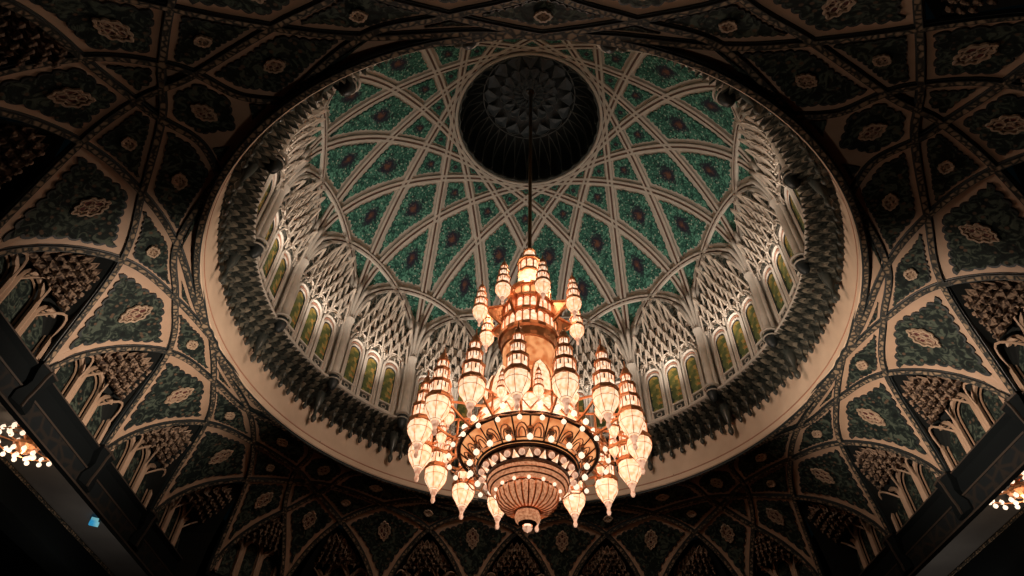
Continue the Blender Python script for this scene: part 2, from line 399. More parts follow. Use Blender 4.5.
# oculus cupola
oc = P(0, 0, 3.06).z
prof = [(.372, 3.045), (.36, 3.045), (.352, 3.07), (.357, 3.12), (.352, 3.18), (.335, 3.24), (.30, 3.30), (.25, 3.345), (.18, 3.375), (.10, 3.39), (.02, 3.395), (0.001, 3.395)]
v, f, fm = lathe([(r*S, h*S+EYE) for r, h in prof], 128, [1]*2+[0]*9, lambda a: .03*abs(sin(a*16)))
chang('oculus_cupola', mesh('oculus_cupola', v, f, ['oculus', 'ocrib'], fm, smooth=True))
mb = MB()
for k in range(32):
    a0 = pi*k/16
    pts = []
    for r, h, s in ((.350, 3.07, 0), (.350, 3.13, .0), (.342, 3.19, .012), (.322, 3.25, .03), (.285, 3.295, .06), (.255, 3.325, .098)):
        pts.append(r_ := P(r*.985*sin(a0+s), r*.985*cos(a0+s), h-.006))
    v, f = tube(pts, .035, 4); mb.add(v, f)
    pts = [P(r*.985*sin(a0-s), r*.985*cos(a0-s), h-.006) for r, h, s in ((.350, 3.13, .0), (.342, 3.19, .012), (.322, 3.25, .03), (.285, 3.295, .06), (.255, 3.325, .098))]
    v, f = tube(pts, .035, 4); mb.add(v, f)
    # scallops on the lip
    pts = [P((.352+.008*sin(pi*t/6))*sin(a0+.196*t/6), (.352+.008*sin(pi*t/6))*cos(a0+.196*t/6), 3.046) for t in range(7)]
    v, f = tube(pts, .04, 4); mb.add(v, f)
chang('cupola_fluting', mb.build('cupola_fluting', ['ocrib']))
mb = MB()
for ring_, (r0, r1, nn, hh) in enumerate(((.245, .165, 16, 3.335), (.16, .085, 16, 3.362), (.09, .035, 16, 3.378))):
    for k in range(nn):
        a = 2*pi*(k+.5*(ring_ % 2))/nn; w = 2*pi/nn*.46
        q = [(r0, -w*.35), (r0*.8+r1*.2, -w), (r1, 0), (r0*.8+r1*.2, w), (r0, w*.35)]
        pts = [P(r*sin(a+s), r*cos(a+s), hh-.004-.01*(r0-r)/(r0-r1)) for r, s in q]
        v, f = tube(pts+[pts[0]], .028, 4); mb.add(v, f)
        c = P((r0*.6+r1*.4)*sin(a), (r0*.6+r1*.4)*cos(a), hh-.012)
        mb.add([pts[1], pts[2], pts[3], pts[0], c], [(0, 1, 4), (1, 2, 4), (2, 3, 4), (3, 0, 4)], 1)
for r, h in ((.25, 3.325), (.035, 3.38), (.012, 3.385)):
    v, f = tube([P(r*sin(2*pi*i/48), r*cos(2*pi*i/48), h) for i in range(48)], .03 if r > .03 else .08, 5, True); mb.add(v, f)
chang('cupola_rosette', mb.build('cupola_rosette', ['ocrib', 'oculus']))
v, f = tube([P(.372*sin(2*pi*i/96), .372*cos(2*pi*i/96), 3.046) for i in range(96)], .10, 6, True)
chang('oculus_rim', mesh('oculus_rim', v, f, ['pale'], smooth=True))

# ------------------------------------------------------------------ drum wall: columns, balconies, stalactite bays, windows
drum = tag(empty('wall_drum', P(0, 0, 1.774)), 'pale drum wall with windows under the dome', kind='structure')
v, f, fm = lathe([(1.022*S, 1.765*S+EYE), (1.022*S, 2.20*S+EYE), (1.03*S, 2.20*S+EYE), (1.03*S, 1.765*S+EYE)], 128, [0]*3)
chang('wall_shell', mesh('wall_shell', v, f, ['white'], fm), parent=drum)
def cyl(az, r, h): a = radians(az); return P(r*sin(a), r*cos(a), h)
# clustered column with capital (one mesh, 16 copies)
mb = MB()
for az, r, rad in ((0, .992, .20), (-1.15, 1.0, .09), (1.15, 1.0, .09)):
    c = cyl(az, r, 0); z0 = P(0, 0, 1.79).z; z1 = P(0, 0, 2.135).z
    prof = [(rad*1.35, z0), (rad*1.35, z0+.25), (rad*1.1, z0+.35), (rad, z0+.5), (rad, z1-.35), (rad*1.1, z1-.3), (rad*1.3, z1-.15), (rad*1.5, z1)]
    v, f, fm = lathe(prof, 12); mb.add([Vector(q)+Vector((c.x, c.y, 0)) for q in v], f)
colm = mb.build('column', ['white'], True)
mb = MB()
# springer: bundle flaring from the capital into the ribs
for s, tgt in ((-1.6, -4.0), (-.5, -1.3), (.5, 1.3), (1.6, 4.0)):
    pts = [cyl(s*.55+(tgt-s*.55)*t*t, .992-.05*t*t, 2.12+.22*t) for t in [i/6 for i in range(7)]]
    v, f = tube(pts, .12, 6); mb.add(v, f)
spr = mb.build('springer', ['pale'], True)
# balcony: half bowl with ring rail
mb = MB()
c = cyl(0, .985, 0)
prof = [(.02, 1.718), (.12, 1.722), (.20, 1.732), (.26, 1.75), (.28, 1.785)]
v, f, fm = lathe([(r, h*S+EYE) for r, h in prof], 20); mb.add([Vector(q)+Vector((c.x, c.y, 0)) for q in v], f, 1)
ctr = Vector((c.x, c.y, 0))
v, f = tube([ctr+Vector((.36*cos(2*pi*i/24), .36*sin(2*pi*i/24), 1.79*S+EYE)) for i in range(24)], .055, 6, True); mb.add(v, f, 0)
v, f = tube([ctr+Vector((.31*cos(2*pi*i/24), .31*sin(2*pi*i/24), 1.766*S+EYE)) for i in range(24)], .035, 6, True); mb.add(v, f, 0)
bal = mb.build('balcony', ['pale', 'dark'], True)
# stalactite bay
def rsurf(h): return .995 if h < HC else .995*sqrt(max(.01, 1-(h-HC)**2))
def hmax(de): r = .924/cos(radians(11.25+abs(de))); return HC+sqrt(max(0, 1-min(r, 1)**2))
mb = MB(); nn = 24; mm = 10; v = []; f = []
for i in range(nn+1):
    de = -10.4+20.8*i/nn
    for j in range(mm+1):
        h0 = 2.088; h = h0+(hmax(de)+.004-h0)*j/mm; v.append(cyl(de, rsurf(h)+.008, h))
for i in range(nn):
    for j in range(mm): f.append((i*(mm+1)+j, (i+1)*(mm+1)+j, (i+1)*(mm+1)+j+1, i*(mm+1)+j+1))
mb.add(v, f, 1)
def parch(de, hb, w, ht, out=.0):
    pts = []
    for i in range(9):
        t = -1+i/4; s = abs(t); u = 1-s**1.6; hh = hb+ht*u
        pts.append(cyl(de+w*t*(1-.15*u), rsurf(hh)-.006-out*u, hh))
    return pts
row = 0; hb = 2.088
while hb < 2.42:
    w = 1.30; last = hb > 2.2
    for i in range(-8, 9):
        de = (i+.5*(row % 2))*2.72
        if abs(de) > 9.4: continue
        ht = .085 if row < 3 else .115
        if hb+ht > hmax(de)-.022: continue
        edge_ = hb+.052+ht > hmax(de)-.022
        v, f = tube(parch(de, hb, w if not edge_ else 1.15, ht, .034 if edge_ else .026), .055 if not edge_ else .068, 4); mb.add(v, f, 0)
        # concave cell under each arch and its drop
        q = [cyl(de-w*.8, rsurf(hb)-.004, hb), cyl(de, rsurf(hb)-.022, hb-.012), cyl(de+w*.8, rsurf(hb)-.004, hb), cyl(de+w*.45, rsurf(hb+.04)+.002, hb+ht*.42), cyl(de-w*.45, rsurf(hb+.04)+.002, hb+ht*.42)]
        mb.add(q+[cyl(de, rsurf(hb+.02)+.004, hb+.018)], [(0, 1, 5), (1, 2, 5), (2, 3, 5), (3, 4, 5), (4, 0, 5)], 0)
        v, f = tube([cyl(de, rsurf(hb)-.022, hb-.012), cyl(de, rsurf(hb)-.022, hb-.03)], .05, 4); mb.add(v, f, 0)
    row += 1; hb += .052
# little arches riding over the window heads
for c_ in (-5.95, 0, 5.95):
    for dw, hh, rr in ((2.9, 2.115, .05), (2.0, 2.105, .035)):
        v, f = tube([cyl(c_+dw*cos(pi*t/10), 1.0-.012*sin(pi*t/10), 2.062+(hh-2.062)*sin(pi*t/10)) for t in range(11)], rr, 4); mb.add(v, f, 0)
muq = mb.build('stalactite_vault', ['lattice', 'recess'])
for k in range(16):
    az = -radians(22.5*(k+.5))
    chang('column', colm, az, drum); chang('springer', spr, az, drum); chang('balcony', bal, az, drum)
    chang('stalactite_vault', muq, -radians(22.5*k), drum)
# windows
def arch_outline(w, hb, ht, n=8):
    """round-pointed arch outline, w in degrees, heights in units"""
    rise = w*pi/180*1.25
    pts = [(-w, hb)]
    for i in range(n+1):
        t = i/n; a = pi*(1-t); pts.append((w*cos(a), ht-rise+rise*sin(a)**.8 if 0 < t < 1 else ht-rise))
    pts.append((w, hb)); return pts
def wtube(mb, w, hb, ht, r, rad, m): 
    v, f = tube([cyl(a, r, h) for a, h in arch_outline(w, hb, ht)], rad, 5); mb.add(v, f, m)
mb = MB()
wtube(mb, 2.45, 1.79, 2.082, 1.010, .085, 0); wtube(mb, 2.12, 1.79, 2.066, 1.013, .05, 1)
wtube(mb, 1.82, 1.79, 2.052, 1.013, .06, 0)
v, f = tube([cyl(a, 1.012, 1.838) for a in (-1.8, 0, 1.8)], .055, 5); mb.add(v, f, 0)
v, f = tube([cyl(a, 1.010, 1.795) for a in (-2.3, 0, 2.3)], .06, 5); mb.add(v, f, 0)
# flat reveal round the glass
o1 = arch_outline(2.45, 1.79, 2.082); o2 = arch_outline(1.75, 1.79, 2.048)
v = [cyl(a, 1.016, h) for a, h in o1]+[cyl(a, 1.016, h) for a, h in o2]; n1 = len(o1)
mb.add(v, [(i, i+1, n1+i+1, n1+i) for i in range(n1-1)], 0)
wfr = mb.build('window_frame', ['white', 'bandline'])
mb = MB(); o2 = arch_outline(1.72, 1.84, 2.045); v = [cyl(a, 1.0155, h) for a, h in o2]; mb.add(v, [tuple(range(len(v)))], 0)
v, f = tube([cyl(a, 1.012, h) for a, h in arch_outline(1.66, 1.842, 2.04)], .035, 4); mb.add(v, f, 1)
wgl = mb.build('window_glass', ['stain', 'dark'])
mb = MB(); v = [cyl(a, 1.0150, h) for a, h in ((-1.6, 1.80), (1.6, 1.80), (1.6, 1.832), (-1.6, 1.832))]; mb.add(v, [(0, 1, 2, 3)], 0)
v, f = tube([cyl(.7*cos(q*pi/6), 1.013, 1.816+.010*sin(q*pi/6)) for q in range(12)], .03, 4, True); mb.add(v, f, 1)
wsp = mb.build('sill_panel', ['corbeldark', 'pale'])
wi = 0
for k in range(16):
    for s in (-1, 0, 1):
        wi += 1; az = -radians(22.5*k+s*5.95)
        e = tag(empty('window_%d' % wi, (1.0*S*sin(-az), 1.0*S*cos(-az), 1.79*S+EYE)), 'arched amber and green stained glass window in the drum above the cornice', group='stained glass windows round the drum', kind='structure')
        e.rotation_euler = (0, 0, az)
        for nm, me in (('window_frame', wfr), ('window_glass', wgl), ('sill_panel', wsp)):
            put(nm, me, e, (0, -1.0*S, -(1.79*S+EYE)))

# ------------------------------------------------------------------ cornice and pale rim band
tr = tag(empty('trim_1', P(0, 0, 1.64)), 'dark stalactite cornice ring under the drum windows', kind='structure')
prof = [(1.078, 1.66), (1.075, 1.70), (1.05, 1.735), (1.02, 1.765), (1.0, 1.768), (1.0, 1.782), (1.022, 1.784)]
v, f, fm = lathe([(r*S, h*S+EYE) for r, h in prof], 128, [0, 0, 0, 1, 1, 1])
chang('cornice_core', mesh('cornice_core', v, f, ['corbeldark', 'pale'], fm), parent=tr)
v, f = tube([P(.998*sin(2*pi*i/128), .998*cos(2*pi*i/128), 1.777) for i in range(128)], .085, 6, True)
chang('ledge_moulding', mesh('ledge_moulding', v, f, ['pale'], smooth=True), parent=tr)
def leaf(mb, az, r, h, w, ln, lean, m):
    """a hanging pointed cell: hood on top, tip below"""
    pts = []
    rows_ = [(0, .65, 0), (.25, .88, .016), (.55, .62, .022), (.8, .26, .018), (1.0, .0, .010)]
    v = []; f = []
    for t, ww, o_ in rows_:
        rr = r+lean*t
        v += [cyl(az-w*ww, rr+.004, h-ln*t), cyl(az-w*ww*.5, rr-o_*.8, h-ln*t), cyl(az, rr-o_*1.25, h-ln*t), cyl(az+w*ww*.5, rr-o_*.8, h-ln*t), cyl(az+w*ww, rr+.004, h-ln*t)]
    for i in range(4):
        for j in range(4): f.append((i*5+j, i*5+j+1, (i+1)*5+j+1, (i+1)*5+j))
    f.append((0, 1, 2, 3, 4)); mb.add(v, f, m)
rng = random.Random(4)
mb = MB(); step = 22.5/8
for i in range(8):
    for rr_, (r, h, ln, w, sh) in enumerate(((1.006, 1.769, .026, .56, 0), (1.016, 1.756, .027, .56, .5), (1.027, 1.742, .028, .56, 0), (1.038, 1.727, .029, .56, .5), (1.048, 1.711, .030, .56, 0), (1.058, 1.694, .030, .56, .5), (1.066, 1.677, .026, .56, 0))):
        for q in (0, .5):
            az = (i+q+sh*.5)*step
            leaf(mb, az, r, h, w, ln, .010, (2 if rr_ in (1, 4) else 0) if (q == 0) != (rr_ % 2 == 1) else 1)  # lighter and darker columns colour in highlights and shaded gaps
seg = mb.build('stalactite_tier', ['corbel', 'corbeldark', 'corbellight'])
mb = MB(); prof = [(.0, 1.612), (.05, 1.615), (.11, 1.625), (.10, 1.635), (.05, 1.643), (.045, 1.66), (.11, 1.676), (.15, 1.70), (.10, 1.715)]
v, f, fm = lathe([(max(r, .002), h*S+EYE) for r, h in prof], 8); c = cyl(0, 1.058, 0); mb.add([Vector(q)+Vector((c.x, c.y, 0)) for q in v], f, 0)
pend = mb.build('pendant', ['corbeldark'], True)
mb = MB(); prof = [(.0, 1.572), (.07, 1.577), (.14, 1.59), (.12, 1.605), (.07, 1.615), (.10, 1.64), (.19, 1.66), (.25, 1.69), (.28, 1.715), (.2, 1.73)]
v, f, fm = lathe([(max(r, .002), h*S+EYE) for r, h in prof], 8); c = cyl(0, 1.045, 0); mb.add([Vector(q)+Vector((c.x, c.y, 0)) for q in v], f, 0)
lpend = mb.build('large_pendant', ['corbeldark'], True)
rest = MB()
for k in range(16):
    chang('stalactite_tier', seg, -radians(22.5*(k-.5)), tr)
    chang('large_pendant', lpend, -radians(22.5*(k+.5)), tr)
    for i in range(1, 8):
        az = 22.5*(k-.5)+step*i
        if k in (8, 7):
            mt = Matrix.Rotation(-radians(az), 3, 'Z'); rest.add([mt @ q.co for q in pend.vertices], [tuple(p_.vertices) for p_ in pend.polygons])
        else: chang('pendant', pend, -radians(az), tr)
o = chang('pendant', rest.build('pendant', ['corbeldark'], True), 0, tr); o['kind'] = 'stuff'
prof = [(1.086, 1.509), (1.082, 1.509), (1.078, 1.513), (1.078, 1.534), (1.0765, 1.535), (1.0765, 1.539), (1.079, 1.54), (1.079, 1.70), (1.10, 1.70)]
v, f, fm = lathe([(r*S, h*S+EYE) for r, h in prof], 160, [0, 0, 0, 1, 1, 1, 0, 0])
tag(put('trim_2', mesh('trim_2', v, f, ['band', 'bandline'], fm)), 'plain sand coloured stone band ringing the dome opening', kind='structure')

# ------------------------------------------------------------------ outer vault between the dome ring and the beams
vlt = tag(empty('ceiling', P(0, 0, 1.5)), 'tan ribbed vault with slate green panels round the dome', kind='structure')
def mir(p_): return (p_[0], -p_[1])
def dia(p_): return (p_[1], p_[0])
A0, A4, A8 = (1.215, 0), (1.212, .412), (1.157, .812)
B2, B6 = (1.138, .209), (1.097, .618)
N0, N4 = (1.091, 0), (1.073, .420)
c0 = (1.045, 1.045); k_ = (1.003, .904); hx = (.970, .842); W_ = (.933, .933); m_ = (.902, .760); nn_ = (.885, .650); D_ = (.775, .775)
X_ = (1.086, .165)
def foot(t):
    return ((1.41**4-t**4)**.25, t)
F2, F6, F10 = foot(.21), foot(.63), foot(1.05)
def rseg(pts, n=8): return spline(pts, n)
ribs = [
    [mir(F2), A0, B2, N4, nn_],
    [mir(F6), mir(A4), mir(B2), N0, (1.089, .07), (1.06, .26)],
    [mir(F10), mir(A8), mir(B6), mir(N4), (1.092, -.16), N0],
    [F2, A4, B6, hx, W_, dia(k_), dia(A8), dia(F6)],
    [F10, c0, dia(k_), dia(hx), dia(m_), dia(nn_)],
]
def vrib(name, pts, w=.088, d=.13):
    pp = spline(pts, 9); P3 = []; NN = []
    for x, y in pp: a, b = vault(x, y); P3.append(a); NN.append(b)
    prof = [(-w*1.5, -.05), (-w*1.35, .05), (-w*1.05, .055), (-w, d), (-w*.78, d), (w*.78, d), (w, d), (w*1.05, .055), (w*1.35, .05), (w*1.5, -.05)]
    v, f, fm = sweep(P3, NN, prof, [1, 1, 1, 1, 2, 1, 1, 1, 1])
    return mesh(name, v, f, ['ribedge', 'dark', 'ribdark'], fm)
for r in ribs:
    me = vrib('rib', r)
    for k in range(4): chang('rib', me, radians(90*k), vlt)
for r in ribs[:3]+ribs[4:]:
    me = vrib('rib', [mir(p_) for p_ in r])
    for k in range(4): chang('rib', me, radians(90*k), vlt)
me = vrib('rib', [mir(p_) for p_ in ribs[3]])
# the long diagonal rib is its own mirror partner on the next side: add it once more per corner
for k in range(4): chang('rib', me, radians(90*k), vlt)
# ring rib hugging the band
pp = [(1.092*cos(2*pi*i/160), 1.092*sin(2*pi*i/160)) for i in range(161)]
P3 = []; NN = []
for x, y in pp: a, b = vault(x, y); a.z = P(0, 0, 1.511).z; P3.append(a); NN.append(b)
v, f, fm = sweep(P3, NN, [(-.13, -.1), (-.12, .05), (-.088, .055), (-.084, .12), (-.068, .12), (.068, .12), (.084, .12), (.088, .055), (.12, .05), (.13, -.1)], [1, 1, 1, 1, 2, 1, 1, 1, 1])
chang('ring_rib', mesh('ring_rib', v, f, ['ribedge', 'dark', 'ribdark'], fm), 0, vlt)
# plates and panels
def plate_and_panel(mbp, kind, poly, ins, st, am, medal=None, copies=True):
    b = []
    for i in range(len(poly)):
        a, c = poly[i], poly[(i+1) % len(poly)]
        for j in range(6): b.append((a[0]+(c[0]-a[0])*j/6, a[1]+(c[1]-a[1])*j/6))
    v, f, uv = patch(b, vault, 0, None, 6); mbp.add(v, f, 0)
    q = inset(poly, ins)
    if kind is None: return None
    v, f, uv = patch(scallop(q, st, am), vault, .07, -.03, 6, rim=True)
    n_ = (len(v)-1)//7
    return mesh(kind, v, f, ['slate', 'dark'], [0]*(n_*5)+[1]*(len(f)-n_*5), uvs=uv)
def medallion(cx, cy, ux, uy, a, b):
    """lobed pale lattice rosette lying on the vault; u = long axis"""
    mb = MB(); l = hypot(ux, uy); ux, uy = ux/l, uy/l
    def pt(s, t, off=.14):
        x = cx+(ux*s*a-uy*t*b); y = cy+(uy*s*a+ux*t*b); p_, N = vault(x, y); return p_+N*off
    n = 60; out = []
    for i in range(n):
        q = 2*pi*i/n; e = 1+.09*cos(10*q); out.append((e*cos(q)*(1-.12*sin(2*q)**2), e*sin(q)*(1-.12*sin(2*q)**2)))
    pts = [pt(*o_) for o_ in out]; v, f = tube(pts, .045, 5, True); mb.add(v, f, 0)
    cpt_ = pt(0, 0, .10); base = [pt(o_[0]*.98, o_[1]*.98, .10) for o_ in out]; mb.add([cpt_]+base, [(0, 1+i, 1+(i+1) % n) for i in range(n)], 1)
    for (ox, oy, rr) in ((.42, 0, .3), (-.42, 0, .3), (0, .45, .32), (0, -.45, .32), (0, 0, .22), (.5, .5, .18), (-.5, .5, .18), (.5, -.5, .18), (-.5, -.5, .18)):
        v, f = tube([pt(ox+rr*cos(2*pi*i/12), oy+rr*sin(2*pi*i/12), .12) for i in range(12)], .026, 4, True); mb.add(v, f, 0)
    return mb.build('medallion', ['medal', 'medback'])
def cen(q): 
    A = cx = cy = 0
    for i in range(len(q)):
        a, b = q[i], q[(i+1) % len(q)]; c = a[0]*b[1]-b[0]*a[1]; A += c; cx += (a[0]+b[0])*c; cy += (a[1]+b[1])*c
    return cx/3/A, cy/3/A
panels = []
for s in (1, -1):
    g = (lambda q: q) if s == 1 else mir
    panels += [
        ('kite_panel', [g(q) for q in (B2, A0, F2, A4)], .0235, .028, .0075, (.036, .026)),
        ('kite_panel', [g(q) for q in (B6, A4, F6, A8)], .0235, .028, .0075, (.036, .026)),
        ('kite_panel', [g(q) for q in (k_, A8, F10, c0)], .0235, .028, .0075, (.036, .026)),
        ('small_kite_panel', [g(q) for q in (N4, B2, A4, B6)], .020, .019, .0045, (.018, .014)),
        ('small_kite_panel', [g(q) for q in (hx, B6, A8, k_)], .020, .019, .0045, (.018, .014)),
        ('long_kite_panel', [g(q) for q in (hx, B6, N4, nn_, m_)], .022, .022, .0055, (.026, .017)),
        ('diamond_panel', [g(q) for q in ((1.095, .15), N0, B2, N4)], .0165, .012, .0012, None),
        ('triangle_panel', [g(q) for q in (m_, nn_, D_)], .021, .018, .0015, None),
        ('triangle_panel', [g(q) for q in (N4, nn_, (.965, .53))], .0155, .02, .002, None),
    ]
panels.append(('small_kite_panel', [N0, mir(B2), A0, B2], .020, .019, .0045, (.018, .014)))
panels.append(('small_kite_panel', [c0, k_, W_, dia(k_)], .020, .019, .0045, None))
panels.append(('hexagon_panel', [W_, hx, m_, D_, dia(m_), dia(hx)], .023, .024, .0065, (.030, .022)))
mbp = MB()
for nm, poly, ins, st, am, med in panels:
    me = plate_and_panel(mbp, nm, poly, ins, st, am)
    q = inset(poly, ins); cx, cy = cen(q)
    if med:
        far = max(q, key=lambda p_: hypot(p_[0]-cx, p_[1]-cy))
        if nm == 'kite_panel': cx += (poly[0][0]-cx)*.12; cy += (poly[0][1]-cy)*.12
        mm_ = medallion(cx, cy, cx-far[0] if nm != 'kite_panel' else poly[0][0]-poly[2][0], cy-far[1] if nm != 'kite_panel' else poly[0][1]-poly[2][1], *med)
    for k in range(4):
        o = chang(nm, me, radians(90*k), vlt)
        if med: put('medallion', mm_, o)
# filler plates to the ring
ringpts = [(1.09*cos(radians(a)), 1.09*sin(radians(a))) for a in range(-45, 46, 3)]
outer = [dia(mir(D_))]
inner_poly = [mir(D_), mir(m_), mir(nn_), mir(N4), mir(X_), N0, X_, N4, nn_, m_, D_]
for a, b in zip(ringpts[:-1], ringpts[1:]):
    def ext(p_):
        r = hypot(*p_); s = 1.09/r
        th = abs(math.degrees(atan2(p_[1], p_[0])))
        o_ = 1.135 if th < 30 else 1.135+.0*(th-30)
        return (p_[0]*o_/r, p_[1]*o_/r)
    qs = [a, b, ext(b), ext(a)]
    mbp.add([vault(*q)[0]-vault(*q)[1]*.02 for q in qs], [(0, 1, 2, 3)], 0)
for i in range(30):
    for j in range(6):
        q = []
        for (ii, jj) in ((i, j), (i+1, j), (i+1, j+1), (i, j+1)):
            an = radians(-45+3*ii); ca, sa = cos(an), sin(an); ro = 1.203/((ca**4+sa**4)**.25); rr = 1.10+(ro-1.10)*jj/6
            p_, N_ = vault(rr*ca, rr*sa); q.append(p_-N_*.12)
        mbp.add(q, [(0, 1, 2, 3)], 0)
me = mbp.build('vault_plating', ['tan'], False)
for k in range(4): chang('vault_plating', me, radians(90*k), vlt)

# ------------------------------------------------------------------ niche walls under the vault
def niche(name, side, ti, apex_x, foot_x, half, wall_x, parent, rz):
    """one pointed niche: blind arches on the wall and a stalactite hood; local frame x outward, y lateral"""
    mb = MB(); ns = 16; nu = 6
    rib_ = []
    for i in range(ns+1):
        s = -1+2*i/ns; x = apex_x+(foot_x-apex_x)*abs(s); y = ti+half*s
        if side == 'c':
            r2 = sqrt(.5); h = VH((x-y)*r2, (x+y)*r2)
        else: h = VH(x, y)
        rib_.append((x, y, h))
    v = []; f = []
    for i, (x, y, h) in enumerate(rib_):
        s = -1+2*i/ns; hb_ = min(h, 1.15+.16*(1-abs(s)**3)); 
        for j in range(nu+1):
            t = j/nu; q = sin(t*pi/2); v.append(P(x+(wall_x-.004-x)*q, y+(ti-y)*.0, h+.004+(hb_-h)*(1-cos(t*pi/2))))
    for i in range(ns):
        for j in range(nu): f.append((i*(nu+1)+j, (i+1)*(nu+1)+j, (i+1)*(nu+1)+j+1, i*(nu+1)+j+1))
    mb.add(v, f, 1)
    # tiers of cells stepping out from the wall to the apex
    rg = random.Random(int(ti*100)+7)
    for tier, (fr, cnt, hd) in enumerate(((.34, 6, .034), (.46, 5, .036), (.57, 5, .036), (.68, 4, .034), (.78, 3, .028))):
        hw = half*(1-fr)*.80
        x = wall_x-.012+(apex_x+.03-wall_x)*fr
        hsurf = 1.315+(1.43-1.315)*fr
        for i in range(cnt):
            y = ti+hw*(-1+2*(i+.5)/cnt) if cnt > 1 else ti
            w = hw/cnt*.98
            xx = x+.02*(abs(y-ti)/half)
            # cell: pointed scoop
            vv = []
            for (a, z, o_) in ((-1, 0, .0), (-1, .55, .0), (-.6, .85, -.012), (0, 1.15, -.02), (.6, .85, -.012), (1, .55, 0), (1, 0, 0), (0, -.35, -.022), (0, .35, .02)):
                vv.append(P(xx+o_, y+a*w, hsurf-hd+z*hd))
            mb.add(vv, [(8, 0, 1), (8, 1, 2), (8, 2, 3), (8, 3, 4), (8, 4, 5), (8, 5, 6), (8, 6, 7), (8, 7, 0)], 0)
            v, f = tube(vv[:7], .028, 4); mb.add(v, f, 2 if (i+tier) % 2 else 0)
            c = vv[7]; lv, lf, _ = lathe([(.01, -.16), (.05, -.11), (.03, -.05), (.08, 0), (.10, .08)], 6); mb.add([c+Vector(q) for q in lv], lf, 0)
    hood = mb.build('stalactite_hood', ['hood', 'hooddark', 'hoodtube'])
    put('stalactite_hood', hood, parent, (0, 0, -parent.location.z), rz)
    # back wall of the niche
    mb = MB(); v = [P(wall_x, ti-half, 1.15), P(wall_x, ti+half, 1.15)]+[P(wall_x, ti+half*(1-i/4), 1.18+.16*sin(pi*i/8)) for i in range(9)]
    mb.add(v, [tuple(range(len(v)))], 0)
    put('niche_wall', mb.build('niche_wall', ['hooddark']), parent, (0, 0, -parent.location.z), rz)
    def ao(w, hb, ht, n=8):
        o_ = [(-w, hb)]
        for i in range(n+1):
            t = i/n; a = pi*(1-t); o_.append((w*cos(a), ht-w*1.2+w*1.2*sin(a)**.85 if 0 < i < n else ht-w*1.2))
        return o_+[(w, hb)]
    sc = half/.21
    for i, (yy, tp) in enumerate(((-.12, 1.318), (0, 1.345), (.12, 1.318))):
        yy = ti+yy*sc; w = .052*sc
        fr = MB()
        v, f = tube([P(wall_x-.030, yy+a, h) for a, h in ao(w*1.02, 1.165, tp)], .10, 6); fr.add(v, f, 1)
        v, f = tube([P(wall_x-.016, yy+a, h) for a, h in ao(w*.86, 1.165, tp-.010)], .035, 5); fr.add(v, f, 0)
        v, f = tube([P(wall_x-.030-.045*sin(pi*j/8), yy-w+2*w*j/8, tp-w*1.2+.050*sin(pi*j/8)) for j in range(9)], .045, 5); fr.add(v, f, 1)
        o = put('blind_arch', fr.build('blind_arch', ['ribedge', 'tan']), parent, (0, 0, -parent.location.z), rz)
        tl = MB(); q = [P(wall_x-.010, yy+a, h) for a, h in ao(w*.84, 1.165, tp-.015)]; tl.add(q, [tuple(range(len(q)))], 0)
        put('tile_panel', tl.build('tile_panel', ['slate']), o)
side_names = ['wall_right_bay', 'wall_front_bay', 'wall_left_bay', 'wall_back_bay']
for k in range(4):
    w = tag(empty(side_names[k], P(0, 0, 1.16)), 'arcade wall with pointed niches above the %s beam' % ('right', 'far', 'left', 'near')[k], kind='structure')
    for ti, ax_ in ((0, 1.222), (.42, 1.221), (-.42, 1.221), (.84, 1.17), (-.84, 1.17)):
        if abs(ti) > .8:
            niche('n', 's', ti, 1.17, 1.34, .20, 1.43, w, radians(90*k))
        else: niche('n', 's', ti, ax_, 1.405, .205, 1.43, w, radians(90*k))
    niche('n', 'c', 0, 1.455, 1.65, .16, 1.70, w, radians(90*k+45))

